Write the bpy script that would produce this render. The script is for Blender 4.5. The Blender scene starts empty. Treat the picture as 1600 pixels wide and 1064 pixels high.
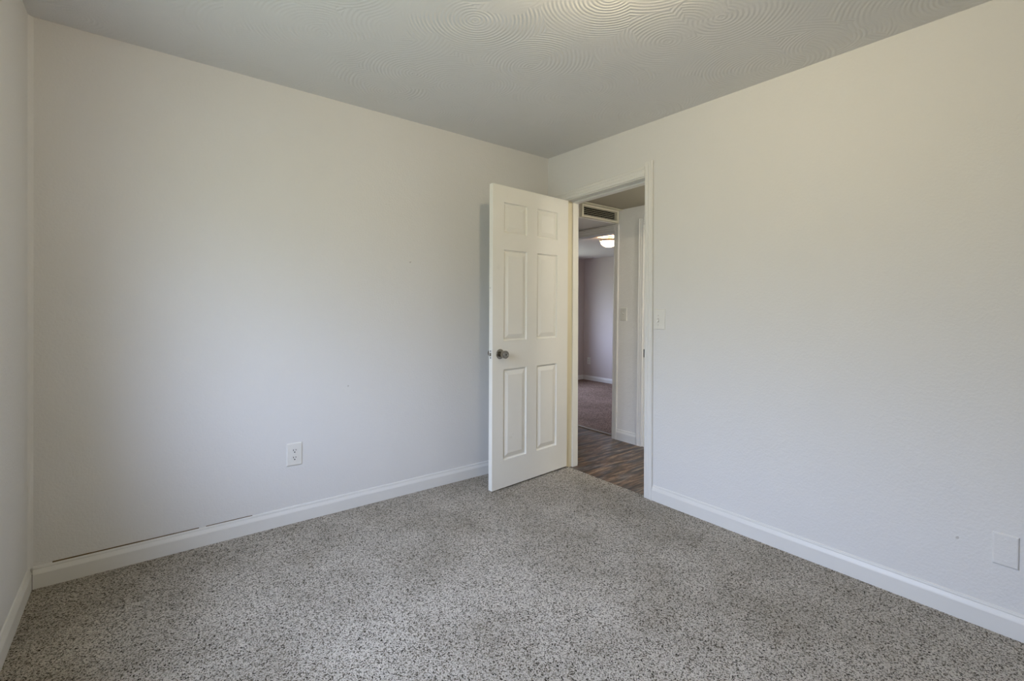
import bpy, bmesh, math, random
from mathutils import Vector, Matrix

scene = bpy.context.scene
R = math.radians
PI = math.pi

# ------------------------------------------------------------------ camera
F_PX, CY = 737.81, 488.50
cam_d = bpy.data.cameras.new('camera')
cam = bpy.data.objects.new('camera', cam_d)
scene.collection.objects.link(cam)
scene.camera = cam
cam_d.sensor_fit = 'HORIZONTAL'
cam_d.sensor_width = 36.0
cam_d.lens = F_PX / 1600 * 36.0
cam_d.shift_y = -(532 - CY) / 1600
cam_d.clip_start = 0.02
yaw, pitch, roll = R(51.838), R(-0.56), R(0.60)
fw = Vector((math.cos(yaw) * math.cos(pitch), math.sin(yaw) * math.cos(pitch), math.sin(pitch)))
rt = Vector((math.sin(yaw), -math.cos(yaw), 0))
up = rt.cross(fw)
rt, up = math.cos(roll) * rt + math.sin(roll) * up, -math.sin(roll) * rt + math.cos(roll) * up
cam.matrix_world = Matrix(((rt.x, up.x, -fw.x, -2.596), (rt.y, up.y, -fw.y, -2.849), (rt.z, up.z, -fw.z, 1.226), (0, 0, 0, 1)))

# ------------------------------------------------------------------ light levels
SKY_UP = (0.72, 0.835, 1.20)
SKY_LOW = (0.20, 0.22, 0.20)
SKY_STRENGTH = 28.0
BEDROOM_LAMP = 1150.0
BEDROOM_LAMP_COLOR = (1.0, 0.80, 0.52)
OTHER_LAMP = 15.0
HALL_LAMP = 135.0
HALL_LAMP_COLOR = (1.0, 0.93, 0.80)
OTHER_LAMP_COLOR = (1.0, 0.66, 0.38)
scene.view_settings.view_transform = 'Standard'
scene.view_settings.look = 'None'
scene.view_settings.gamma = 1.0
scene.view_settings.use_curve_mapping = False
scene.view_settings.exposure = -0.19
scene.cycles.use_denoising = True
scene.cycles.max_bounces = 16
scene.cycles.diffuse_bounces = 10
scene.cycles.transparent_max_bounces = 12
scene.cycles.sample_clamp_indirect = 8.0

world = bpy.data.worlds.new('sky')
scene.world = world
world.use_nodes = True
wn, wl = world.node_tree.nodes, world.node_tree.links
wn.clear()
w_tc = wn.new('ShaderNodeTexCoord')
w_sep = wn.new('ShaderNodeSeparateXYZ')
w_map = wn.new('ShaderNodeMapRange')
w_map.interpolation_type = 'SMOOTHSTEP'
w_map.inputs['From Min'].default_value = -0.05
w_map.inputs['From Max'].default_value = 0.50
w_mix = wn.new('ShaderNodeMix')
w_mix.data_type = 'RGBA'
w_mix.inputs[6].default_value = (*SKY_LOW, 1)
w_mix.inputs[7].default_value = (*SKY_UP, 1)
w_bg = wn.new('ShaderNodeBackground')
w_bg.inputs['Strength'].default_value = SKY_STRENGTH
w_out = wn.new('ShaderNodeOutputWorld')
wl.new(w_tc.outputs['Generated'], w_sep.inputs[0])
wl.new(w_sep.outputs['Z'], w_map.inputs['Value'])
wl.new(w_map.outputs['Result'], w_mix.inputs[0])
wl.new(w_mix.outputs[2], w_bg.inputs['Color'])
wl.new(w_bg.outputs[0], w_out.inputs[0])


def portal(name, loc, rot, sx, sy):
    """marks a window opening so daylight through it is sampled well"""
    d = bpy.data.lights.new(name, 'AREA')
    d.shape = 'RECTANGLE'
    d.size, d.size_y = sx, sy
    d.cycles.is_portal = True
    o = bpy.data.objects.new(name, d)
    scene.collection.objects.link(o)
    o.location, o.rotation_euler = loc, rot
    return o


# bedroom window in the left wall, far-room window in its left-hand wall
WIN1 = dict(y0=-2.15, y1=-0.90, z0=0.85, z1=2.02)
WIN2 = dict(x0=1.75, x1=2.80, z0=0.80, z1=1.90)
portal('window_portal', (-3.12, (WIN1['y0'] + WIN1['y1']) / 2, (WIN1['z0'] + WIN1['z1']) / 2),
       (0, R(-90), 0), WIN1['z1'] - WIN1['z0'], WIN1['y1'] - WIN1['y0'])
portal('window_portal', ((WIN2['x0'] + WIN2['x1']) / 2, 2.96, (WIN2['z0'] + WIN2['z1']) / 2),
       (R(-90), 0, 0), WIN2['x1'] - WIN2['x0'], WIN2['z1'] - WIN2['z0'])


# ------------------------------------------------------------------ materials
class NT:
    def __init__(self, name):
        self.m = bpy.data.materials.new(name)
        self.m.use_nodes = True
        self.t = self.m.node_tree
        self.n, self.l = self.t.nodes, self.t.links
        self.bsdf = self.n['Principled BSDF']

    def node(self, typ, **kw):
        nd = self.n.new('ShaderNode' + typ)
        for k, v in kw.items():
            if k in nd.inputs:
                nd.inputs[k].default_value = v
            else:
                setattr(nd, k, v)
        return nd

    def link(self, a, b):
        self.l.new(a, b)

    def pos(self, scale=None):
        g = self.node('NewGeometry')
        if scale is None:
            return g.outputs['Position']
        mp = self.node('Mapping')
        mp.inputs['Scale'].default_value = scale
        self.link(g.outputs['Position'], mp.inputs['Vector'])
        return mp.outputs['Vector']

    def noise(self, vec, scale, detail=2, rough=0.5, dist=0.0):
        nd = self.node('TexNoise')
        nd.inputs['Scale'].default_value = scale
        nd.inputs['Detail'].default_value = detail
        nd.inputs['Roughness'].default_value = rough
        nd.inputs['Distortion'].default_value = dist
        self.link(vec, nd.inputs['Vector'])
        return nd.outputs['Fac']

    def ramp(self, fac, stops, interp='LINEAR'):
        nd = self.node('ValToRGB')
        cr = nd.color_ramp
        cr.interpolation = interp
        while len(cr.elements) < len(stops):
            cr.elements.new(0.5)
        for e, (p, c) in zip(cr.elements, stops):
            e.position = p
            e.color = (*c, 1) if len(c) == 3 else c
        self.link(fac, nd.inputs['Fac'])
        return nd.outputs['Color']

    def math(self, op, a, b=None, c=None):
        nd = self.node('Math', operation=op)
        for i, v in enumerate((a, b, c)):
            if v is None:
                continue
            if isinstance(v, (int, float)):
                nd.inputs[i].default_value = v
            else:
                self.link(v, nd.inputs[i])
        return nd.outputs[0]

    def mix(self, fac, a, b, mode='MIX'):
        nd = self.node('Mix', data_type='RGBA', blend_type=mode)
        for i, v in ((0, fac), (6, a), (7, b)):
            if isinstance(v, (int, float)):
                nd.inputs[i].default_value = v
            elif isinstance(v, tuple):
                nd.inputs[i].default_value = (*v, 1)
            else:
                self.link(v, nd.inputs[i])
        return nd.outputs[2]

    def bump(self, height, strength, dist):
        nd = self.node('Bump')
        nd.inputs['Strength'].default_value = strength
        nd.inputs['Distance'].default_value = dist
        self.link(height, nd.inputs['Height'])
        self.link(nd.outputs['Normal'], self.bsdf.inputs['Normal'])

    def base(self, col):
        if isinstance(col, tuple):
            self.bsdf.inputs['Base Color'].default_value = (*col, 1)
        else:
            self.link(col, self.bsdf.inputs['Base Color'])

    def setp(self, rough=0.5, metal=0.0, spec=0.5):
        self.bsdf.inputs['Roughness'].default_value = rough
        self.bsdf.inputs['Metallic'].default_value = metal
        self.bsdf.inputs['Specular IOR Level'].default_value = spec


def wall_paint(name, col, marks=True, bump=0.38):
    t = NT(name)
    p = t.pos()
    n1 = t.noise(p, 95, 3, 0.55)
    n2 = t.noise(p, 26, 2, 0.5)
    h = t.math('ADD', n1, t.math('MULTIPLY', n2, 0.8))
    t.bump(h, bump, 0.004)
    big = t.noise(p, 1.3, 3, 0.6)
    c = t.mix(big, tuple(x * 0.965 for x in col), tuple(min(1, x * 1.03) for x in col))
    if marks:                                     # small scuffs and nicks on the paint
        v = t.node('TexVoronoi', Scale=3.4)
        t.link(p, v.inputs['Vector'])
        wob = t.noise(p, 60, 3, 0.6)
        d = t.math('ADD', v.outputs['Distance'], t.math('MULTIPLY', t.math('SUBTRACT', wob, 0.5), 0.035))
        sp = t.node('SeparateColor')
        t.link(v.outputs['Color'], sp.inputs[0])
        on = t.math('GREATER_THAN', sp.outputs[0], 0.40)
        rad = t.math('MULTIPLY', sp.outputs[1], 0.030)
        spot = t.math('MULTIPLY', t.math('LESS_THAN', d, rad), on)
        c = t.mix(t.math('MULTIPLY', spot, 0.38), c, (0.20, 0.17, 0.13))
    t.base(c)
    t.setp(0.62, 0, 0.35)
    return t.m


M = {}
M['wall'] = wall_paint('wall_paint', (0.69, 0.685, 0.672))
M['wall_bounce_cut'] = wall_paint('bounce_cutting_tan', (0.34, 0.30, 0.25), False)  # made-up dark tan for the unseen wall, cuts bounced fill light
M['wall_hall'] = wall_paint('hall_paint', (0.80, 0.79, 0.775), False)
M['wall_far'] = wall_paint('far_room_paint', (0.57, 0.51, 0.495), False)


def ceiling_mat():
    t = NT('swirl_ceiling_paint')
    p = t.pos()
    flat = t.node('Mapping')
    flat.inputs['Scale'].default_value = (1, 1, 0)
    t.link(p, flat.inputs['Vector'])
    hs = []
    # overlapping comb swirls: rings about scattered centres
    for off, sc in ((0.0, 2.3), (0.37, 2.0)):
        mp = t.node('Mapping')
        mp.inputs['Location'].default_value = (off, off * 1.7, 0)
        t.link(flat.outputs[0], mp.inputs['Vector'])
        v = t.node('TexVoronoi', Scale=sc, Randomness=0.75)
        v.voronoi_dimensions = '2D'
        t.link(mp.outputs[0], v.inputs['Vector'])
        wob = t.noise(flat.outputs[0], 7, 2)
        dd = t.math('ADD', v.outputs['Distance'], t.math('MULTIPLY', wob, 0.03))
        ring = t.math('SINE', t.math('MULTIPLY', dd, 2 * PI * 25.0))
        sp = t.node('SeparateColor')
        t.link(v.outputs['Color'], sp.inputs[0])
        hs.append(t.math('MULTIPLY', ring, t.math('ADD', t.math('MULTIPLY', sp.outputs[0], 1.0), 0.1)))
    patch = t.noise(flat.outputs[0], 2.2, 2)
    sel = t.math('GREATER_THAN', patch, 0.5)
    h = t.math('ADD', t.math('MULTIPLY', hs[0], sel), t.math('MULTIPLY', hs[1], t.math('SUBTRACT', 1.0, sel)))
    amp0 = t.ramp(t.noise(flat.outputs[0], 5.5, 2), [(0.36, (0.15, 0.15, 0.15)), (0.56, (1, 1, 1))])
    h = t.math('MULTIPLY', h, amp0)
    fine = t.noise(p, 150, 2)
    h = t.math('ADD', h, t.math('MULTIPLY', fine, 0.7))
    t.bump(h, 0.26, 0.004)
    t.base((0.70, 0.695, 0.685))
    t.setp(0.65, 0, 0.3)
    return t.m


M['ceiling'] = ceiling_mat()
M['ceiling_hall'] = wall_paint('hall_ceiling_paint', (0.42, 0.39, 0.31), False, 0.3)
M['ceiling_far'] = wall_paint('far_ceiling_paint', (0.66, 0.62, 0.62), False, 0.3)


def carpet_mat(name, light, mid, dark, wear, sc=1.0):
    t = NT(name)
    p = t.pos()
    warp = t.node('TexNoise', Scale=120 * sc, Detail=2)
    t.link(p, warp.inputs['Vector'])
    add = t.node('VectorMath', operation='MULTIPLY_ADD')
    t.link(warp.outputs['Color'], add.inputs[0])
    add.inputs[1].default_value = (0.011 / sc,) * 3
    t.link(p, add.inputs[2])
    v = t.node('TexVoronoi', Scale=190 * sc, Randomness=1.0)
    t.link(add.outputs[0], v.inputs['Vector'])
    sp = t.node('SeparateColor')
    t.link(v.outputs['Color'], sp.inputs[0])
    n = t.noise(add.outputs[0], 150 * sc, 3, 0.6)
    f = t.math('ADD', t.math('MULTIPLY', sp.outputs[0], 0.55), t.math('MULTIPLY', n, 0.55))
    col = t.ramp(f, [(0.29, dark), (0.41, mid), (0.55, light), (0.80, tuple(min(1, x * 1.22) for x in light))])
    big = t.noise(p, 2.1, 4, 0.62)
    bigr = t.ramp(big, [(0.36, (1, 1, 1)), (0.60, (0, 0, 0))])
    col = t.mix(t.math('MULTIPLY', bigr, wear), col, (0.45, 0.42, 0.36), 'MULTIPLY')
    t.base(col)
    h = t.math('SUBTRACT', n, t.math('MULTIPLY', v.outputs['Distance'], 0.8))
    t.bump(h, 0.9, 0.010)
    t.setp(0.95, 0, 0.1)
    return t.m


M['carpet'] = carpet_mat('speckled_carpet', (0.65, 0.605, 0.53), (0.33, 0.29, 0.225), (0.018, 0.013, 0.008), 0.45, 1.35)
M['carpet_far'] = carpet_mat('brown_carpet', (0.33, 0.235, 0.195), (0.24, 0.165, 0.13), (0.07, 0.045, 0.035), 0.4, 0.8)


def simple(name, col, rough=0.45, metal=0.0, spec=0.5, bump=0.0, bscale=80, vary=0.03, stretch=None):
    t = NT(name)
    p = t.pos(stretch) if stretch else t.pos()
    n = t.noise(p, 5, 3, 0.6)
    t.base(t.mix(n, tuple(x * (1 - vary) for x in col), tuple(min(1, x * (1 + vary)) for x in col)))
    t.setp(rough, metal, spec)
    if bump:
        t.bump(t.noise(p, bscale, 2), bump, 0.002)
    return t.m


M['trim'] = simple('trim_gloss_paint', (0.71, 0.705, 0.68), 0.38, bump=0.05, bscale=60)
M['jamb'] = simple('lamplit_cream_paint', (0.74, 0.68, 0.50), 0.38, bump=0.05, bscale=60)  # warm lamplight on the hinge jamb painted into its cream colour
M['trim_hall'] = simple('hall_trim_paint', (0.74, 0.74, 0.73), 0.4, bump=0.05, bscale=60)
M['plate'] = simple('wall_plate_plastic', (0.72, 0.71, 0.67), 0.35)
M['plate_white'] = simple('switch_plastic', (0.82, 0.82, 0.80), 0.3)
M['slot'] = simple('dark_slot', (0.02, 0.018, 0.016), 0.6)
M['dark'] = simple('vent_cavity', (0.006, 0.006, 0.006), 0.9, spec=0.05)
M['vent'] = simple('vent_enamel', (0.70, 0.67, 0.55), 0.4)
M['steel'] = simple('satin_nickel', (0.30, 0.275, 0.235), 0.22, 1.0)
M['bolt'] = simple('worn_steel', (0.55, 0.53, 0.50), 0.35, 1.0)
M['brass_dark'] = simple('dark_strike_metal', (0.02, 0.018, 0.016), 0.5, 0.2, 0.3)
M['caulk'] = simple('brown_gap', (0.13, 0.085, 0.035), 0.8)
M['bronze'] = simple('brushed_bronze', (0.32, 0.22, 0.14), 0.35, 0.9)
M['vinyl'] = simple('window_vinyl', (0.80, 0.80, 0.79), 0.4)
M['stripmetal'] = simple('transition_strip', (0.20, 0.16, 0.12), 0.65, 0.0, 0.3)
M['house'] = simple('outer_siding', (0.5, 0.5, 0.48), 0.8)


def door_mat():
    t = NT('door_paint')
    p = t.pos()
    n = t.noise(p, 3, 4, 0.6)
    c = t.mix(n, (0.79, 0.775, 0.71), (0.84, 0.825, 0.765))
    g = t.noise(p, 7, 4, 0.7)
    smudge = t.ramp(g, [(0.66, (0, 0, 0)), (0.80, (1, 1, 1))])
    c = t.mix(t.math('MULTIPLY', smudge, 0.30), c, (0.42, 0.38, 0.29))
    v = t.node('TexVoronoi', Scale=9)
    t.link(p, v.inputs['Vector'])
    sp = t.node('SeparateColor')
    t.link(v.outputs['Color'], sp.inputs[0])
    wob = t.noise(p, 90, 2)
    d = t.math('ADD', v.outputs['Distance'], t.math('MULTIPLY', t.math('SUBTRACT', wob, 0.5), 0.06))
    spot = t.math('MULTIPLY', t.math('LESS_THAN', d, 0.035), t.math('GREATER_THAN', sp.outputs[0], 0.90))
    c = t.mix(t.math('MULTIPLY', spot, 0.5), c, (0.16, 0.13, 0.10))
    t.base(c)
    t.setp(0.36, 0, 0.5)
    gr = t.noise(t.pos((60, 60, 3)), 3, 3)
    t.bump(gr, 0.06, 0.002)
    return t.m


M['door'] = door_mat()


def laminate_mat():
    t = NT('dark_wood_laminate')
    p = t.pos()
    # planks run along x, 12 cm wide
    br = t.node('TexBrick')
    br.offset = 0.4
    br.inputs['Scale'].default_value = 1.0
    br.inputs['Brick Width'].default_value = 1.2
    br.inputs['Row Height'].default_value = 0.125
    br.inputs['Mortar Size'].default_value = 0.0012
    br.inputs['Color1'].default_value = (0.2, 0.2, 0.2, 1)
    br.inputs['Color2'].default_value = (0.8, 0.8, 0.8, 1)
    br.inputs['Mortar'].default_value = (0.0, 0.0, 0.0, 1)
    t.link(p, br.inputs['Vector'])
    gx = t.noise(t.pos((1.5, 13, 1)), 2.4, 5, 0.68, 0.5)
    g2 = t.noise(t.pos((5, 90, 1)), 2.0, 3, 0.6)
    f = t.math('ADD', t.math('MULTIPLY', gx, 0.75), t.math('MULTIPLY', g2, 0.25))
    c = t.ramp(f, [(0.36, (0.010, 0.006, 0.004)), (0.45, (0.055, 0.033, 0.019)), (0.53, (0.15, 0.092, 0.052)), (0.62, (0.33, 0.225, 0.135))])
    patch = t.noise(t.pos((1.6, 5, 1)), 2.4, 3)
    c = t.mix(t.ramp(patch, [(0.45, (0, 0, 0)), (0.62, (0.75, 0.75, 0.75))]), c, t.ramp(f, [(0.36, (0.018, 0.018, 0.018)), (0.5, (0.075, 0.075, 0.074)), (0.62, (0.19, 0.185, 0.172))]))
    m1 = t.math('SUBTRACT', 1.0, br.outputs['Fac'])
    c = t.mix(m1, (0.006, 0.005, 0.004), c)
    t.base(c)
    t.setp(0.32, 0, 0.3)
    t.bump(f, 0.12, 0.002)
    return t.m


M['laminate'] = laminate_mat()


def glass_mat():
    t = NT('window_glass')
    tr = t.node('BsdfTransparent')
    tr.inputs['Color'].default_value = (0.96, 0.98, 0.97, 1)
    gl = t.node('BsdfGlossy')
    gl.inputs['Roughness'].default_value = 0.02
    fr = t.node('Fresnel')
    geo = t.node('NewGeometry')
    t.link(t.math('ADD', 1.45, t.math('MULTIPLY', geo.outputs['Backfacing'], 1 / 1.45 - 1.45)), fr.inputs['IOR'])
    mx = t.node('MixShader')
    t.link(fr.outputs[0], mx.inputs[0])
    t.link(tr.outputs[0], mx.inputs[1])
    t.link(gl.outputs[0], mx.inputs[2])
    t.link(mx.outputs[0], t.n['Material Output'].inputs['Surface'])
    return t.m


M['glass'] = glass_mat()


def lamp_glass(name, col, strength):
    t = NT(name)
    t.base((0.85, 0.82, 0.76))
    t.setp(0.3)
    t.bsdf.inputs['Emission Color'].default_value = (*col, 1)
    t.bsdf.inputs['Emission Strength'].default_value = strength
    return t.m


M['lamp_bulb'] = lamp_glass('bedroom_lamp_glass', BEDROOM_LAMP_COLOR, BEDROOM_LAMP)
M['lamp_hall'] = lamp_glass('hall_lamp_glass', HALL_LAMP_COLOR, HALL_LAMP)
M['lamp_far'] = lamp_glass('far_lamp_glass', OTHER_LAMP_COLOR, OTHER_LAMP)


# ------------------------------------------------------------------ mesh builder
class MB:
    def __init__(self):
        self.bm = bmesh.new()

    def box(self, x0, x1, y0, y1, z0, z1):
        v = [self.bm.verts.new((x, y, z)) for z in (z0, z1) for y in (y0, y1) for x in (x0, x1)]
        for f in ((0, 2, 3, 1), (4, 5, 7, 6), (0, 1, 5, 4), (2, 6, 7, 3), (0, 4, 6, 2), (1, 3, 7, 5)):
            self.bm.faces.new([v[i] for i in f])
        return self

    def loft(self, rings, close=True, caps=True):
        """rings: lists of equal-length point loops"""
        vs = [[self.bm.verts.new(p) for p in r] for r in rings]
        n = len(vs[0])
        for a, b in zip(vs, vs[1:]):
            for i in range(n if close else n - 1):
                j = (i + 1) % n
                self.bm.faces.new((a[i], a[j], b[j], b[i]))
        if caps:
            self.bm.faces.new(list(reversed(vs[0])))
            self.bm.faces.new(vs[-1])
        return self

    def extrude(self, prof, place, t0, t1, n=1):
        """prof: 2-D loop; place(a, b, t) -> xyz"""
        return self.loft([[place(a, b, t0 + (t1 - t0) * k / n) for a, b in prof] for k in range(n + 1)])

    def lathe(self, prof, mat, seg=40):
        """prof: (radius, height) pairs round local z, transformed by mat"""
        rings = []
        for r, h in prof:
            rings.append([mat @ Vector((max(r, 1e-5) * math.cos(2 * PI * i / seg), max(r, 1e-5) * math.sin(2 * PI * i / seg), h)) for i in range(seg)])
        return self.loft(rings)

    def map(self, fn):
        for v in self.bm.verts:
            v.co = Vector(fn(*v.co))
        return self

    def build(self, name, mat, parent=None, bevel=0.0, seg=2, smooth=False):
        bmesh.ops.recalc_face_normals(self.bm, faces=self.bm.faces)
        me = bpy.data.meshes.new(name)
        self.bm.to_mesh(me)
        self.bm.free()
        me.materials.append(mat)
        if smooth:
            for p in me.polygons:
                p.use_smooth = True
            try:
                me.set_sharp_from_angle(angle=R(38))
            except Exception:
                pass
        o = bpy.data.objects.new(name, me)
        scene.collection.objects.link(o)
        if bevel:
            b = o.modifiers.new('bevel', 'BEVEL')
            b.width, b.segments, b.limit_method = bevel, seg, 'ANGLE'
            b.angle_limit = R(40)
        if parent:
            o.parent = parent
        return o


def empty(name, loc=(0, 0, 0), rot=(0, 0, 0)):
    o = bpy.data.objects.new(name, None)
    scene.collection.objects.link(o)
    o.location, o.rotation_euler = loc, rot
    o.empty_display_size = 0.05
    return o


def thing(o, label, cat, group=None):
    o['label'], o['category'] = label, cat
    if group:
        o['group'] = group
    return o


def struct(o, label=None):
    o['kind'] = 'structure'
    if label:
        o['label'] = label
    return o


# ------------------------------------------------------------------ dimensions
XL = -2.973            # left wall
YF = -3.22             # wall behind the camera
H = 2.44               # bedroom ceiling
XW = 0.125             # thickness of the right wall
XH0, XH1 = 0.965, 1.075   # far wall of the hall
HZ = 2.165             # hall ceiling
FX, FY0, FY1, FZ = 3.49, -0.42, 2.86, 2.09   # far room
HY0, HY1 = -2.3, 1.9   # hall ends


def frame_warp(x, y, z):
    """leans and skews the door frame to fit its edges in the image"""
    z2 = z + 0.028 * ((-0.24 - y) / 0.71) * (z / 2.06)
    return x, y + 0.012 * z, z2


# ------------------------------------------------------------------ shell
# carpet with a rounded edge running into the doorway
mb = MB()
mb.box(XL, 0.0, YF, 0.0, -0.08, 0.0)
prof = [(0.0, -0.08), (0.0, 0.0), (0.012, 0.0), (0.019, -0.003), (0.023, -0.010), (0.023, -0.08)]
mb.extrude(prof, lambda a, b, t: (a, t, b), -0.985, -0.232)
struct(mb.build('floor', M['carpet']), 'speckled beige and grey carpet of the empty bedroom')

mb = MB()
mb.box(0.023, XH0 + 0.06, HY0, HY1, -0.09, -0.012)
struct(mb.build('floor_hall', M['laminate']), 'dark wood laminate floor of the hall')
mb = MB()
mb.box(XH0 + 0.095, FX, FY0, FY1, -0.09, -0.002)
struct(mb.build('floor_far', M['carpet_far']), 'brown carpet of the room across the hall')

mb = MB()
mb.box(XL - 0.15, XW, YF - 0.12, 0.12, H, H + 0.1)
struct(mb.build('ceiling', M['ceiling']), 'grey swirl-textured bedroom ceiling')
mb = MB()
mb.box(XW, XH0, HY0, HY1, HZ, HZ + 0.1)
struct(mb.build('ceiling_hall', M['ceiling_hall']), 'low ceiling of the hall')
mb = MB()
mb.box(XH1, FX + 0.1, FY0 - 0.1, FY1 + 0.1, FZ, FZ + 0.1)
struct(mb.build('ceiling_far', M['ceiling_far']), 'ceiling of the room across the hall')

# left wall with the window opening
mb = MB()
w = WIN1
mb.box(XL - 0.15, XL, YF, w['y0'], 0, H)
mb.box(XL - 0.15, XL, w['y1'], 0.0, 0, H)
mb.box(XL - 0.15, XL, w['y0'], w['y1'], 0, w['z0'])
mb.box(XL - 0.15, XL, w['y0'], w['y1'], w['z1'], H)
struct(mb.build('wall_left', M['wall']), 'off-white wall at the left edge')
mb = MB()
mb.box(XL - 0.15, XW, 0.0, 0.12, -0.08, H)
struct(mb.build('wall_back', M['wall']), 'off-white wall behind the open door')
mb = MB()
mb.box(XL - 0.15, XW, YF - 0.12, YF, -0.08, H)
struct(mb.build('wall_front', M['wall_bounce_cut']), 'unseen wall behind the camera, toned tan to cut bounce light')
# right wall with the doorway
DY0, DY1, DZ = -0.995, -0.205, 2.115
mb = MB()
mb.box(0, XW, DY1, 0.0, -0.08, H)
mb.box(0, XW, HY0 - 1.0, DY0, -0.08, H)
mb.box(0, XW, DY0, DY1, DZ, H)
struct(mb.build('wall_right', M['wall']), 'off-white wall with the doorway and light switch')

# hall: far wall with two openings
OY0, OY1, OZ = 0.105, 0.865, 1.972          # opening to the far room
CY0, CY1, CZ = -1.0, -0.245, 1.985          # second doorway with a closed door
mb = MB()
mb.box(XH0, XH1, OY1, HY1, -0.09, HZ)
mb.box(XH0, XH1, CY1, OY0, -0.09, HZ)
mb.box(XH0, XH1, HY0, CY0, -0.09, HZ)
mb.box(XH0, XH1, OY0, OY1, OZ, HZ)
mb.box(XH0, XH1, CY0, CY1, CZ, HZ)
struct(mb.build('wall_hall', M['wall_hall']), 'grey-white hall wall facing the bedroom doorway')
mb = MB()
mb.box(XW, XH0, HY1, HY1 + 0.1, -0.09, HZ)
struct(mb.build('wall_hall_left', M['wall_hall']))
mb = MB()
mb.box(0.0, XW, 0.12, HY1 + 0.1, -0.09, HZ + 0.1)
struct(mb.build('wall_hall_near', M['wall_hall']))
mb = MB()
mb.box(XW, XH0, HY0 - 0.1, HY0, -0.09, HZ)
struct(mb.build('wall_hall_right', M['wall_hall']))
# bulkhead across the hall holding the vent
SY, SZ = 0.085, 2.035
mb = MB()
mb.box(XW, XH0, SY, 1.3, SZ, HZ)
struct(mb.build('trim_bulkhead', M['wall_hall']), 'lowered bulkhead across the hall ceiling')

# far room
mb = MB()
mb.box(FX, FX + 0.1, FY0, FY1, -0.09, FZ)
struct(mb.build('wall_far_back', M['wall_far']), 'mauve-grey back wall of the room across the hall')
mb = MB()
mb.box(XH1, FX + 0.1, FY0 - 0.1, FY0, -0.09, FZ)
struct(mb.build('wall_far_right', M['wall_far']))
mb = MB()
w2 = WIN2
mb.box(XH1, w2['x0'], FY1, FY1 + 0.1, -0.09, FZ)
mb.box(w2['x1'], FX + 0.1, FY1, FY1 + 0.1, -0.09, FZ)
mb.box(w2['x0'], w2['x1'], FY1, FY1 + 0.1, -0.09, w2['z0'])
mb.box(w2['x0'], w2['x1'], FY1, FY1 + 0.1, w2['z1'], FZ)
struct(mb.build('wall_far_left', M['wall_far']))
mb = MB()
mb.box(XH1, XH1 + 0.02, OY1, FY1, -0.09, FZ)
struct(mb.build('wall_far_front', M['wall_far']))

# ------------------------------------------------------------------ baseboards
BB = [(0, -0.02), (0.013, -0.02), (0.013, 0.062), (0.0115, 0.067), (0.0065, 0.080), (0.0055, 0.0805), (0.0055, 0.0825), (0.0065, 0.084), (0.0045, 0.092), (0, 0.094)]
BBR = [(a, b if b < 0 else b * 1.06) for a, b in BB]
mb = MB()
mb.extrude(BB, lambda a, b, t: (t, -a, b), XL + 0.0145, -0.006)
bb = struct(mb.build('baseboard_back', M['trim']), 'white baseboard along the back wall')
# dark unpainted gap above the left part of that baseboard
rnd = random.Random(4)
mb = MB()
x = XL + 0.075
while x < -2.30:
    ln = rnd.uniform(0.10, 0.22)
    hgt = 0.0042 * (1 - (x - XL) / 1.0) + 0.0012
    mb.box(x, x + ln, -0.0022, 0.0, 0.0925, 0.0935 + hgt)
    x += ln + rnd.choice((0.0, 0.0, 0.03))
mb.build('open_joint', M['caulk'], bb)['label'] = 'brown open joint above the board'
mb = MB()
mb.extrude(BB, lambda a, b, t: (XL + a, t, b), -2.9, -0.0)
bl = struct(mb.build('baseboard_left', M['trim']), 'white baseboard along the left wall')
mb = MB()
mb.box(XL + 0.0125, XL + 0.0146, -0.0132, -0.008, 0.0, 0.064)
mb.build('open_joint', M['slot'], bl)['label'] = 'dark open mitre in the corner'
mb = MB()
mb.extrude(BBR, lambda a, b, t: (-a, t, b), YF, -1.0335)
struct(mb.build('baseboard_right', M['trim']), 'white baseboard along the right wall')
mb = MB()
mb.extrude(BB, lambda a, b, t: (XH0 - a, t, b - 0.004), -0.1765, 0.049)
struct(mb.build('baseboard_hall', M['trim_hall']), 'short white baseboard in the hall between two door casings')
mb = MB()
mb.extrude([(a, b * 0.8) for a, b in BB], lambda a, b, t: (FX - a, t, b), FY0, FY1)
struct(mb.build('baseboard_far_back', M['trim_hall']))
mb = MB()
mb.extrude([(a, b * 0.8) for a, b in BB], lambda a, b, t: (t, FY1 - a, b), XH1, FX - 0.014)
struct(mb.build('baseboard_far_left', M['trim_hall']))

# caulked inside corner of the left and back walls
mb = MB()
cp = [(0, 0), (0.016, 0), (0.009, 0.005), (0.005, 0.009), (0, 0.016)]
mb.extrude(cp, lambda a, b, t: (XL + a, -b, t), 0.09, H)
struct(mb.build('trim_corner', M['wall']))

# ------------------------------------------------------------------ bedroom door frame
CAS = [(0, 0), (0, 0.010), (0.004, 0.0125), (0.017, 0.0125), (0.0195, 0.0105), (0.023, 0.0105), (0.026, 0.013), (0.038, 0.0145), (0.041, 0.0125), (0.045, 0.0125), (0.049, 0.0165), (0.058, 0.0165), (0.062, 0.013), (0.062, 0)]
JR, JL, JT = -0.972, -0.243, 2.062          # faces of the jambs and head (before leaning)
tr1 = struct(empty('trim_1', (0, -0.6, 0)), 'white painted frame of the bedroom doorway')


def into(o, root):
    o.parent = root
    o.matrix_parent_inverse = Matrix.Translation(-root.location)
    return o


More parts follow.
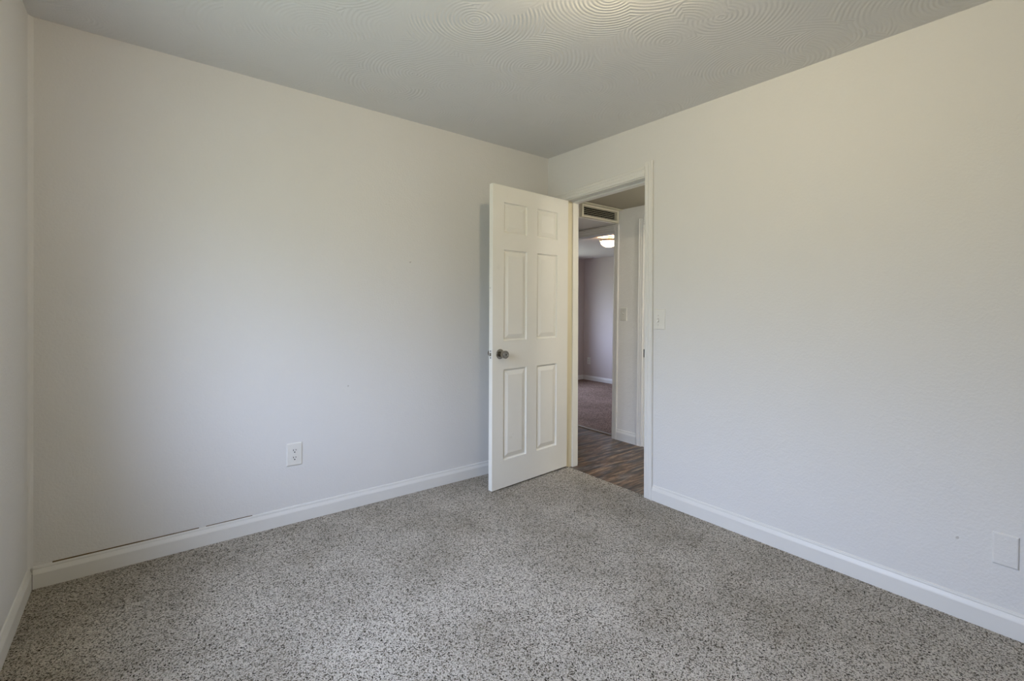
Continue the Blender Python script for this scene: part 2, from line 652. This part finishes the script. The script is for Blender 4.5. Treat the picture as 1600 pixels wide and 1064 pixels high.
mb = MB().extrude(CAS, lambda a, b, t: (-b, JR - 0.0005 - a, t), -0.01, 2.152, 8).map(frame_warp)
into(mb.build('casing', M['trim']), tr1)
mb = MB().extrude(CAS, lambda a, b, t: (-b, JL + 0.006 + a, t), -0.01, 2.062, 8).map(frame_warp)
into(mb.build('casing', M['trim']), tr1)
mb = MB().extrude(CAS, lambda a, b, t: (-b, t, JT + 0.006 + a), JR - 0.0005, -0.138, 8).map(frame_warp)
into(mb.build('head_casing', M['trim']), tr1)
mb = MB().box(0, XW, JR - 0.020, JR, -0.02, JT + 0.018).map(frame_warp)
into(mb.build('jamb', M['trim']), tr1)
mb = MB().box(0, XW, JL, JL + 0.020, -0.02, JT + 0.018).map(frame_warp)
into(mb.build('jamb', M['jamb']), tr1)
mb = MB().box(0, XW, JR, JL, JT, JT + 0.018).map(frame_warp)
into(mb.build('head_jamb', M['trim']), tr1)
for s in (0, 1):
    mb = MB()
    if s == 0:
        mb.box(0.060, 0.112, JR, JR + 0.011, -0.02, JT - 0.011)
    else:
        mb.box(0.060, 0.118, JL - 0.011, JL, -0.02, JT - 0.011)
    mb.map(frame_warp)
    into(mb.build('door_stop', M['door'] if s else M['trim'], bevel=0.0015), tr1)
mb = MB().box(0.060, 0.112, JR, JL, JT - 0.011, JT).map(frame_warp)
into(mb.build('door_stop', M['trim'], bevel=0.0015), tr1)
# hall-side casing
for y0, y1, z0, z1 in ((JR - 0.062, JR - 0.004, -0.01, 2.13), (JL + 0.006, JL + 0.064, -0.01, 2.13)):
    mb = MB().box(XW, XW + 0.014, y0, y1, z0, z1).map(frame_warp)
    into(mb.build('hall_casing', M['trim_hall'], bevel=0.003), tr1)
mb = MB().box(XW, XW + 0.014, JR - 0.004, JL + 0.006, JT + 0.004, JT + 0.062).map(frame_warp)
into(mb.build('hall_head_casing', M['trim_hall'], bevel=0.003), tr1)
# strike plate with its lip wrapping the right jamb
mb = MB()
mb.box(-0.0005, 0.032, JR, JR + 0.0016, 0.895, 0.957)
mb.box(-0.0142, 0.0, JR - 0.001, JR + 0.0028, 0.900, 0.952)
mb.map(frame_warp)
into(mb.build('strike_plate', M['brass_dark']), tr1)['label'] = 'dark metal strike plate'

# ------------------------------------------------------------------ the open six-panel door
W, DH, TH = 0.752, 2.035, 0.035
door = empty('door_1', (-0.767, -0.3256, 0.009), (0, R(-0.45), R(4.4)))  # small sideways tilt fits the door edges to the image
struct(door, 'open cream white six-panel door standing against the back wall corner')
COLS = ((0.098, 0.316), (0.418, 0.632))
ROWS = ((0.186, 0.802), (0.995, 1.608), (1.722, 1.925))
INS = [(0.000, 0.0), (0.0020, 0.0085), (0.009, 0.0125), (0.013, 0.0125), (0.0145, 0.0095), (0.042, 0.0006)]


def door_face(mb, y, s):
    """one moulded face at y, relief going inward (+y*s)"""
    xs = [0, COLS[0][0], COLS[0][1], COLS[1][0], COLS[1][1], W]
    zs = [0] + [v for r in ROWS for v in r] + [DH]
    bm = mb.bm
    grid = [[bm.verts.new((x, y, z)) for x in xs] for z in zs]
    for i in range(len(zs) - 1):
        for j in range(len(xs) - 1):
            q = [grid[i][j], grid[i][j + 1], grid[i + 1][j + 1], grid[i + 1][j]]
            if i % 2 == 1 and j % 2 == 1:
                prev = q
                x0, x1, z0, z1 = xs[j], xs[j + 1], zs[i], zs[i + 1]
                for d, dep in INS[1:]:
                    cur = [bm.verts.new((px, y + s * dep, pz)) for px, pz in ((x0 + d, z0 + d), (x1 - d, z0 + d), (x1 - d, z1 - d), (x0 + d, z1 - d))]
                    for k in range(4):
                        bm.faces.new((prev[k], prev[(k + 1) % 4], cur[(k + 1) % 4], cur[k]))
                    prev = cur
                bm.faces.new(prev)
            else:
                bm.faces.new(q)
    return grid, xs, zs


mb = MB()
ga, xs, zs = door_face(mb, 0.0, 1)
gb, _, _ = door_face(mb, TH, -1)
for i in range(len(zs) - 1):
    for j in (0, len(xs) - 1):
        mb.bm.faces.new((ga[i][j], ga[i + 1][j], gb[i + 1][j], gb[i][j]))
for j in range(len(xs) - 1):
    for i in (0, len(zs) - 1):
        mb.bm.faces.new((ga[i][j], ga[i][j + 1], gb[i][j + 1], gb[i][j]))
leaf = mb.build('door_leaf', M['door'], door)

KX, KZ = 0.066, 0.908
ky = Matrix.Translation((KX, 0, KZ)) @ Matrix.Rotation(R(90), 4, 'X')      # +z local -> -y (room side)
kb = Matrix.Translation((KX, TH, KZ)) @ Matrix.Rotation(R(-90), 4, 'X')    # other side
ROSE = [(0.0, 0.0), (0.0335, 0.0), (0.0335, 0.0035), (0.031, 0.008), (0.022, 0.0105), (0.0, 0.0105)]
KNOB = [(0.0, 0.009), (0.0135, 0.009), (0.0125, 0.018), (0.0145, 0.022), (0.0215, 0.026), (0.0245, 0.034), (0.0262, 0.055), (0.0262, 0.060), (0.0235, 0.0645), (0.0165, 0.065), (0.0155, 0.0632), (0.0, 0.0632)]
for m in (ky, kb):
    k = MB().lathe(KNOB, m).build('door_knob', M['steel'], door, smooth=True)
    k['label'] = 'satin nickel door knob'
    MB().lathe(ROSE, m).build('rosette', M['steel'], k, smooth=True)
    MB().lathe([(0, 0.063), (0.0045, 0.063), (0.0045, 0.0645), (0.0, 0.0645)], m, 16).build('lock_button', M['slot'], k)
# latch in the free edge
lp = MB().box(-0.0012, 0.001, 0.005, 0.030, KZ - 0.029, KZ + 0.029).build('latch_plate', M['plate'], door, bevel=0.0008)
mb = MB()
bolt = [(-0.013, 0.011), (-0.013, 0.015), (-0.001, 0.025), (-0.001, 0.011)]
mb.extrude(bolt, lambda a, b, t: (a, b, t), KZ - 0.0105, KZ + 0.0105)
mb.build('latch_bolt', M['steel'], lp, bevel=0.001)
for dz in (-0.022, 0.022):
    MB().lathe([(0, 0), (0.0042, 0), (0.0036, 0.0012), (0, 0.0014)], Matrix.Translation((-0.0012, 0.0175, KZ + dz)) @ Matrix.Rotation(R(-90), 4, 'Y'), 14).build('screw', M['brass_dark'], lp)
# hinges at the jamb side
for hz in (0.19, 1.02, 1.83):
    h = MB().lathe([(0, 0), (0.006, 0), (0.006, 0.089), (0, 0.089)], Matrix.Translation((W + 0.004, TH - 0.002, hz)), 18).build('hinge', M['bolt'], door, smooth=True)

# ------------------------------------------------------------------ casings in the hall
tr2 = struct(empty('trim_2', (XH0, 0.485, 0)), 'white casing round the opening to the far room')
C2 = [(a * 0.9, b) for a, b in CAS]
into(MB().extrude(C2, lambda a, b, t: (XH0 - b, OY0 - a, t), -0.015, OZ + 0.056).build('casing', M['trim_hall']), tr2)
into(MB().extrude(C2, lambda a, b, t: (XH0 - b, OY1 + a, t), -0.015, OZ + 0.056).build('casing', M['trim_hall']), tr2)
into(MB().extrude(C2, lambda a, b, t: (XH0 - b, t, OZ + a), OY0, OY1).build('head_casing', M['trim_hall']), tr2)
into(MB().box(XH0 - 0.002, XH1 + 0.004, OY0 - 0.004, OY0 + 0.004, -0.015, OZ).build('jamb', M['trim_hall']), tr2)
into(MB().box(XH0 - 0.002, XH1 + 0.004, OY1 - 0.004, OY1 + 0.004, -0.015, OZ).build('jamb', M['trim_hall']), tr2)
into(MB().box(XH0 - 0.002, XH1 + 0.004, OY0, OY1, OZ - 0.010, OZ + 0.002).build('head_jamb', M['trim_hall']), tr2)
into(MB().extrude([(0.050, -0.012), (0.054, -0.004), (0.062, -0.001), (0.085, -0.001), (0.093, -0.004), (0.097, -0.012)], lambda a, b, t: (XH0 + a, t, b), OY0 + 0.004, OY1 - 0.004).build('threshold_strip', M['stripmetal']), tr2)

tr3 = struct(empty('trim_3', (XH0, -0.62, 0)), 'white casing of the second hall door')
into(MB().extrude(C2, lambda a, b, t: (XH0 - b, CY1 + 0.010 + a, t), -0.015, CZ + 0.060).build('casing', M['trim_hall']), tr3)
into(MB().extrude(C2, lambda a, b, t: (XH0 - b, CY0 - 0.010 - a, t), -0.015, CZ + 0.060).build('casing', M['trim_hall']), tr3)
into(MB().extrude(C2, lambda a, b, t: (XH0 - b, t, CZ + 0.004 + a), CY0 - 0.010, CY1 + 0.010).build('head_casing', M['trim_hall']), tr3)
into(MB().box(XH0, XH1, CY1 - 0.008, CY1, -0.012, CZ).build('jamb', M['door']), tr3)
into(MB().box(XH0, XH1, CY0, CY0 + 0.008, -0.012, CZ).build('jamb', M['door']), tr3)
into(MB().box(XH0, XH1, CY0 + 0.008, CY1 - 0.008, CZ - 0.008, CZ).build('head_jamb', M['door']), tr3)
d2 = struct(MB().box(XH0 + 0.035, XH0 + 0.070, CY0 + 0.010, CY1 - 0.010, -0.006, CZ - 0.010).build('door_2', M['door'], bevel=0.002), 'closed white hall door just past the bedroom doorway')

# ------------------------------------------------------------------ windows (daylight)
win = struct(empty('window_1', (XL - 0.08, (WIN1['y0'] + WIN1['y1']) / 2, WIN1['z0'])))
mb = MB()
a0, a1, b0, b1 = WIN1['y0'], WIN1['y1'], WIN1['z0'], WIN1['z1']
for q in ((a0, a0 + 0.05, b0, b1), (a1 - 0.05, a1, b0, b1), (a0 + 0.05, a1 - 0.05, b0, b0 + 0.05), (a0 + 0.05, a1 - 0.05, b1 - 0.05, b1), ((a0 + a1) / 2 - 0.02, (a0 + a1) / 2 + 0.02, b0 + 0.05, b1 - 0.05)):
    mb.box(XL - 0.11, XL - 0.05, *q)
into(mb.build('window_frame', M['vinyl']), win)
for c0, c1 in ((a0 + 0.05, (a0 + a1) / 2 - 0.02), ((a0 + a1) / 2 + 0.02, a1 - 0.05)):
    into(MB().box(XL - 0.082, XL - 0.078, c0, c1, b0 + 0.05, b1 - 0.05).build('pane', M['glass']), win)
into(MB().box(XL - 0.05, XL + 0.02, a0 - 0.03, a1 + 0.03, b0 - 0.02, b0).build('window_sill', M['trim'], bevel=0.003), win)
a0, a1, b0, b1 = WIN2['x0'], WIN2['x1'], WIN2['z0'], WIN2['z1']
win = struct(empty('window_2', ((a0 + a1) / 2, FY1 + 0.05, b0)))
mb = MB()
for q in ((a0, a0 + 0.05, b0, b1), (a1 - 0.05, a1, b0, b1), (a0 + 0.05, a1 - 0.05, b0, b0 + 0.05), (a0 + 0.05, a1 - 0.05, b1 - 0.05, b1)):
    mb.box(q[0], q[1], FY1 + 0.03, FY1 + 0.08, q[2], q[3])
into(mb.build('window_frame', M['vinyl']), win)
into(MB().box(a0 + 0.05, a1 - 0.05, FY1 + 0.052, FY1 + 0.056, b0 + 0.05, b1 - 0.05).build('pane', M['glass']), win)


# ------------------------------------------------------------------ wall plates
def plate_mesh(wd, ht, th=0.006):
    """rounded-edge cover plate, face toward -y, centred"""
    mb = MB()
    rings = []
    for k, y in ((0.0, 0.0), (0.0, -th * 0.35), (0.0022, -th * 0.8), (0.005, -th)):
        rings.append([(-wd / 2 + k, y, -ht / 2 + k), (wd / 2 - k, y, -ht / 2 + k), (wd / 2 - k, y, ht / 2 - k), (-wd / 2 + k, y, ht / 2 - k)])
    return mb.loft(rings)


def screw(parent, x, z, y, mat, r=0.0032):
    MB().lathe([(0, 0), (r, 0), (r * 0.8, 0.0009), (0, 0.0012)], Matrix.Translation((x, y, z)) @ Matrix.Rotation(R(90), 4, 'X'), 14).build('screw', mat, parent)


def receptacle(parent, z, y):
    seg, r = 28, 0.0172
    loop = []
    for i in range(seg):
        a = 2 * PI * i / seg
        loop.append((r * math.cos(a), max(-0.0142, min(0.0142, r * math.sin(a)))))
    mb = MB().extrude(loop, lambda a, b, t: (a, y - t, z + b), 0.0, 0.0024)
    rc = mb.build('receptacle', M['plate'], parent, bevel=0.0006)
    mb = MB()
    yy = y - 0.0024
    mb.box(-0.0082, -0.0050, yy - 0.0003, yy + 0.001, z - 0.0005, z + 0.0085)
    mb.box(0.0048, 0.0078, yy - 0.0003, yy + 0.001, z + 0.0005, z + 0.0080)
    mb.lathe([(0, 0), (0.0036, 0), (0.0036, 0.0003), (0, 0.0003)], Matrix.Translation((0, yy, z - 0.0075)) @ Matrix.Rotation(R(90), 4, 'X'), 14)
    mb.build('socket_holes', M['slot'], rc)
    return rc


def outlet(loc, rot, label, wd=0.082, ht=0.128):
    o = thing(empty('wall_outlet', loc, rot), label, 'outlet')
    plate_mesh(wd, ht).build('cover_plate', M['plate'], o)
    receptacle(o, 0.0205, -0.006)
    receptacle(o, -0.0205, -0.006)
    screw(o, 0, 0, -0.006, M['plate'])
    return o


def switch(loc, rot, label, wd, ht, tz, up_state, cx=0.0):
    o = thing(empty('light_switch', loc, rot), label, 'light switch')
    plate_mesh(wd, ht).build('cover_plate', M['plate'], o)
    mb = MB()
    mb.box(cx - 0.0052, cx + 0.0052, -0.0064, -0.0040, tz - 0.0122, tz + 0.0122)
    sl = mb.build('toggle_slot', M['bolt'], o)
    sg = 1 if up_state else -1
    prof = [(-0.0015, -0.0045), (-0.0015, 0.0045), (-0.0155, 0.0035 + sg * 0.0095), (-0.0165, sg * 0.0095), (-0.0155, -0.0035 + sg * 0.0075)]
    MB().extrude(prof, lambda a, b, t: (cx + t, -0.004 + a, tz + b), -0.0036, 0.0036).build('toggle', M['plate_white'], o, bevel=0.001)
    screw(o, cx, tz + 0.030, -0.006, M['bolt'])
    screw(o, cx, tz - 0.030, -0.006, M['bolt'])
    return o


outlet((-1.912, 0.0, 0.3875), (0, 0, 0), 'white two-socket wall outlet low on the back wall above its baseboard')
ROT_R = (0, 0, R(-90))      # face toward -x
switch((0.0, -1.0668, 1.164), ROT_R, 'white light switch on the bedroom wall right beside the door casing', 0.084, 0.129, -0.006, False, -0.006)
switch((XH0, -0.013, 1.179), ROT_R, 'small light switch on the hall wall seen through the doorway', 0.078, 0.122, 0.006, True)
bp = thing(empty('blank_wall_plate', (0.0, -2.609, 0.322), (0, 0, R(-90))), 'blank painted cover plate low on the right wall above the baseboard', 'wall plate')
plate_mesh(0.0715, 0.122, 0.0065).build('cover_plate', M['wall'], bp)
screw(bp, 0, 0.041, -0.0064, M['wall'])
screw(bp, 0, -0.041, -0.0064, M['wall'])
outlet((FX, 2.73, 0.331), ROT_R, 'faint outlet on the mauve back wall of the room across the hall', 0.075, 0.118)

# ------------------------------------------------------------------ vent on the bulkhead
VX0, VX1, VZ0, VZ1 = 0.455, 0.955, SZ + 0.004, HZ - 0.012
VY = 0.050
vent = thing(empty('air_vent', ((VX0 + VX1) / 2, SY, VZ0)), 'cream slatted return air vent on the hall bulkhead above the far doorway', 'vent')
mb = MB()
fwid = 0.023
for q in ((VX0, VX0 + fwid, VZ0, VZ1), (VX1 - fwid, VX1, VZ0, VZ1), (VX0 + fwid, VX1 - fwid, VZ0, VZ0 + 0.018), (VX0 + fwid, VX1 - fwid, VZ1 - 0.016, VZ1)):
    mb.box(q[0], q[1], VY, SY - 0.0005, q[2], q[3])
into(mb.build('vent_frame', M['vent'], bevel=0.002), vent)
into(MB().box(VX0 + fwid, VX1 - fwid, SY - 0.002, SY - 0.0005, VZ0 + 0.018, VZ1 - 0.016).build('vent_back', M['dark']), vent)
ns = 5
for k in range(ns):
    zc = VZ0 + 0.018 + (VZ1 - VZ0 - 0.034) * (k + 0.55) / ns
    into(MB().extrude([(-0.008, -0.0036), (-0.008, -0.0006), (0.008, 0.0030), (0.008, 0.0014)], lambda a, b, t: (t, VY + 0.012 + a, zc + b), VX0 + fwid, VX1 - fwid).build('slat', M['vent']), vent)
into(MB().box(VX0 - 0.012, XH0 - 0.0005, 0.006, SY - 0.0005, VZ1 + 0.001, VZ1 + 0.008).build('top_lip', M['vent'], bevel=0.002), vent)


# ------------------------------------------------------------------ ceiling lights
def ceiling_light(loc, label, r, glass, metal, bulb=None):
    o = thing(empty('ceiling_light', loc), label, 'ceiling light')
    T = Matrix.Rotation(PI, 4, 'X')
    MB().lathe([(0, 0), (r, 0), (r, 0.012), (r * 0.985, 0.022), (r * 0.90, 0.030), (r * 0.86, 0.030), (0, 0.028)], T, 48).build('canopy', metal, o, smooth=True)
    prof = [(0, 0.0285)] + [(r * 0.84 * math.cos(a), 0.030 + r * 0.46 * math.sin(a)) for a in [R(9 * i) for i in range(0, 10)]] + [(0, 0.030 + r * 0.46)]
    MB().lathe(prof, T, 48).build('glass_dome', glass, o, smooth=True)
    if bulb:
        bp = [(0, 0.040)] + [(0.028 * math.sin(R(a)), 0.068 - 0.028 * math.cos(R(a))) for a in range(15, 180, 15)] + [(0, 0.096)]
        MB().lathe(bp, T, 24).build('bulb', bulb, o, smooth=True)
    MB().lathe([(0, 0), (0.009, 0), (0.010, 0.006), (0.005, 0.014), (0, 0.016)], T @ Matrix.Translation((0, 0, 0.0295 + r * 0.46)), 20).build('finial', metal, o, smooth=True)
    return o


ceiling_light((-1.46, -1.93, H), 'round clear dome light on the bedroom ceiling', 0.15, M['glass'], M['bronze'], M['lamp_bulb'])
ceiling_light((0.55, -1.55, HZ), 'dome light on the hall ceiling out of sight beside the doorway', 0.12, M['lamp_hall'], M['bronze'])

# semi-flush bowl light in the far room: stem, metal rim and a glass bowl open at the top
LR, LX, LY = 0.112, 1.80, 0.885
fl = thing(empty('ceiling_light', (LX, LY, FZ)), 'lit bowl light under the ceiling of the room across the hall', 'ceiling light')
T = Matrix.Rotation(PI, 4, 'X')
MB().lathe([(0, 0), (0.045, 0), (0.045, 0.008), (0.038, 0.016), (0.008, 0.018), (0.008, 0.085), (0, 0.085)], T, 28).build('stem', M['bronze'], fl, smooth=True)
rim = [(LR - 0.010, 0.042), (LR + 0.002, 0.040), (LR + 0.004, 0.046), (LR - 0.002, 0.056), (LR - 0.012, 0.054)]
n = 48
MB().loft([[T @ Vector((r * math.cos(2 * PI * k / n), r * math.sin(2 * PI * k / n), h)) for r, h in rim] for k in range(n + 1)], caps=False).build('rim', M['bronze'], fl, smooth=True)
bowl = [(LR * 0.90 * math.cos(R(a)), 0.052 + LR * 0.66 * math.sin(R(a))) for a in range(0, 91, 9)]
inner = [(r * 0.96, h - 0.003) for r, h in reversed(bowl)]
mb = MB()
pr_ = bowl + inner
mb.loft([[T @ Vector((max(r, 1e-5) * math.cos(2 * PI * k / n), max(r, 1e-5) * math.sin(2 * PI * k / n), h)) for k in range(n)] for r, h in pr_], caps=False)
mb.build('glass_bowl', M['lamp_far'], fl, smooth=True)
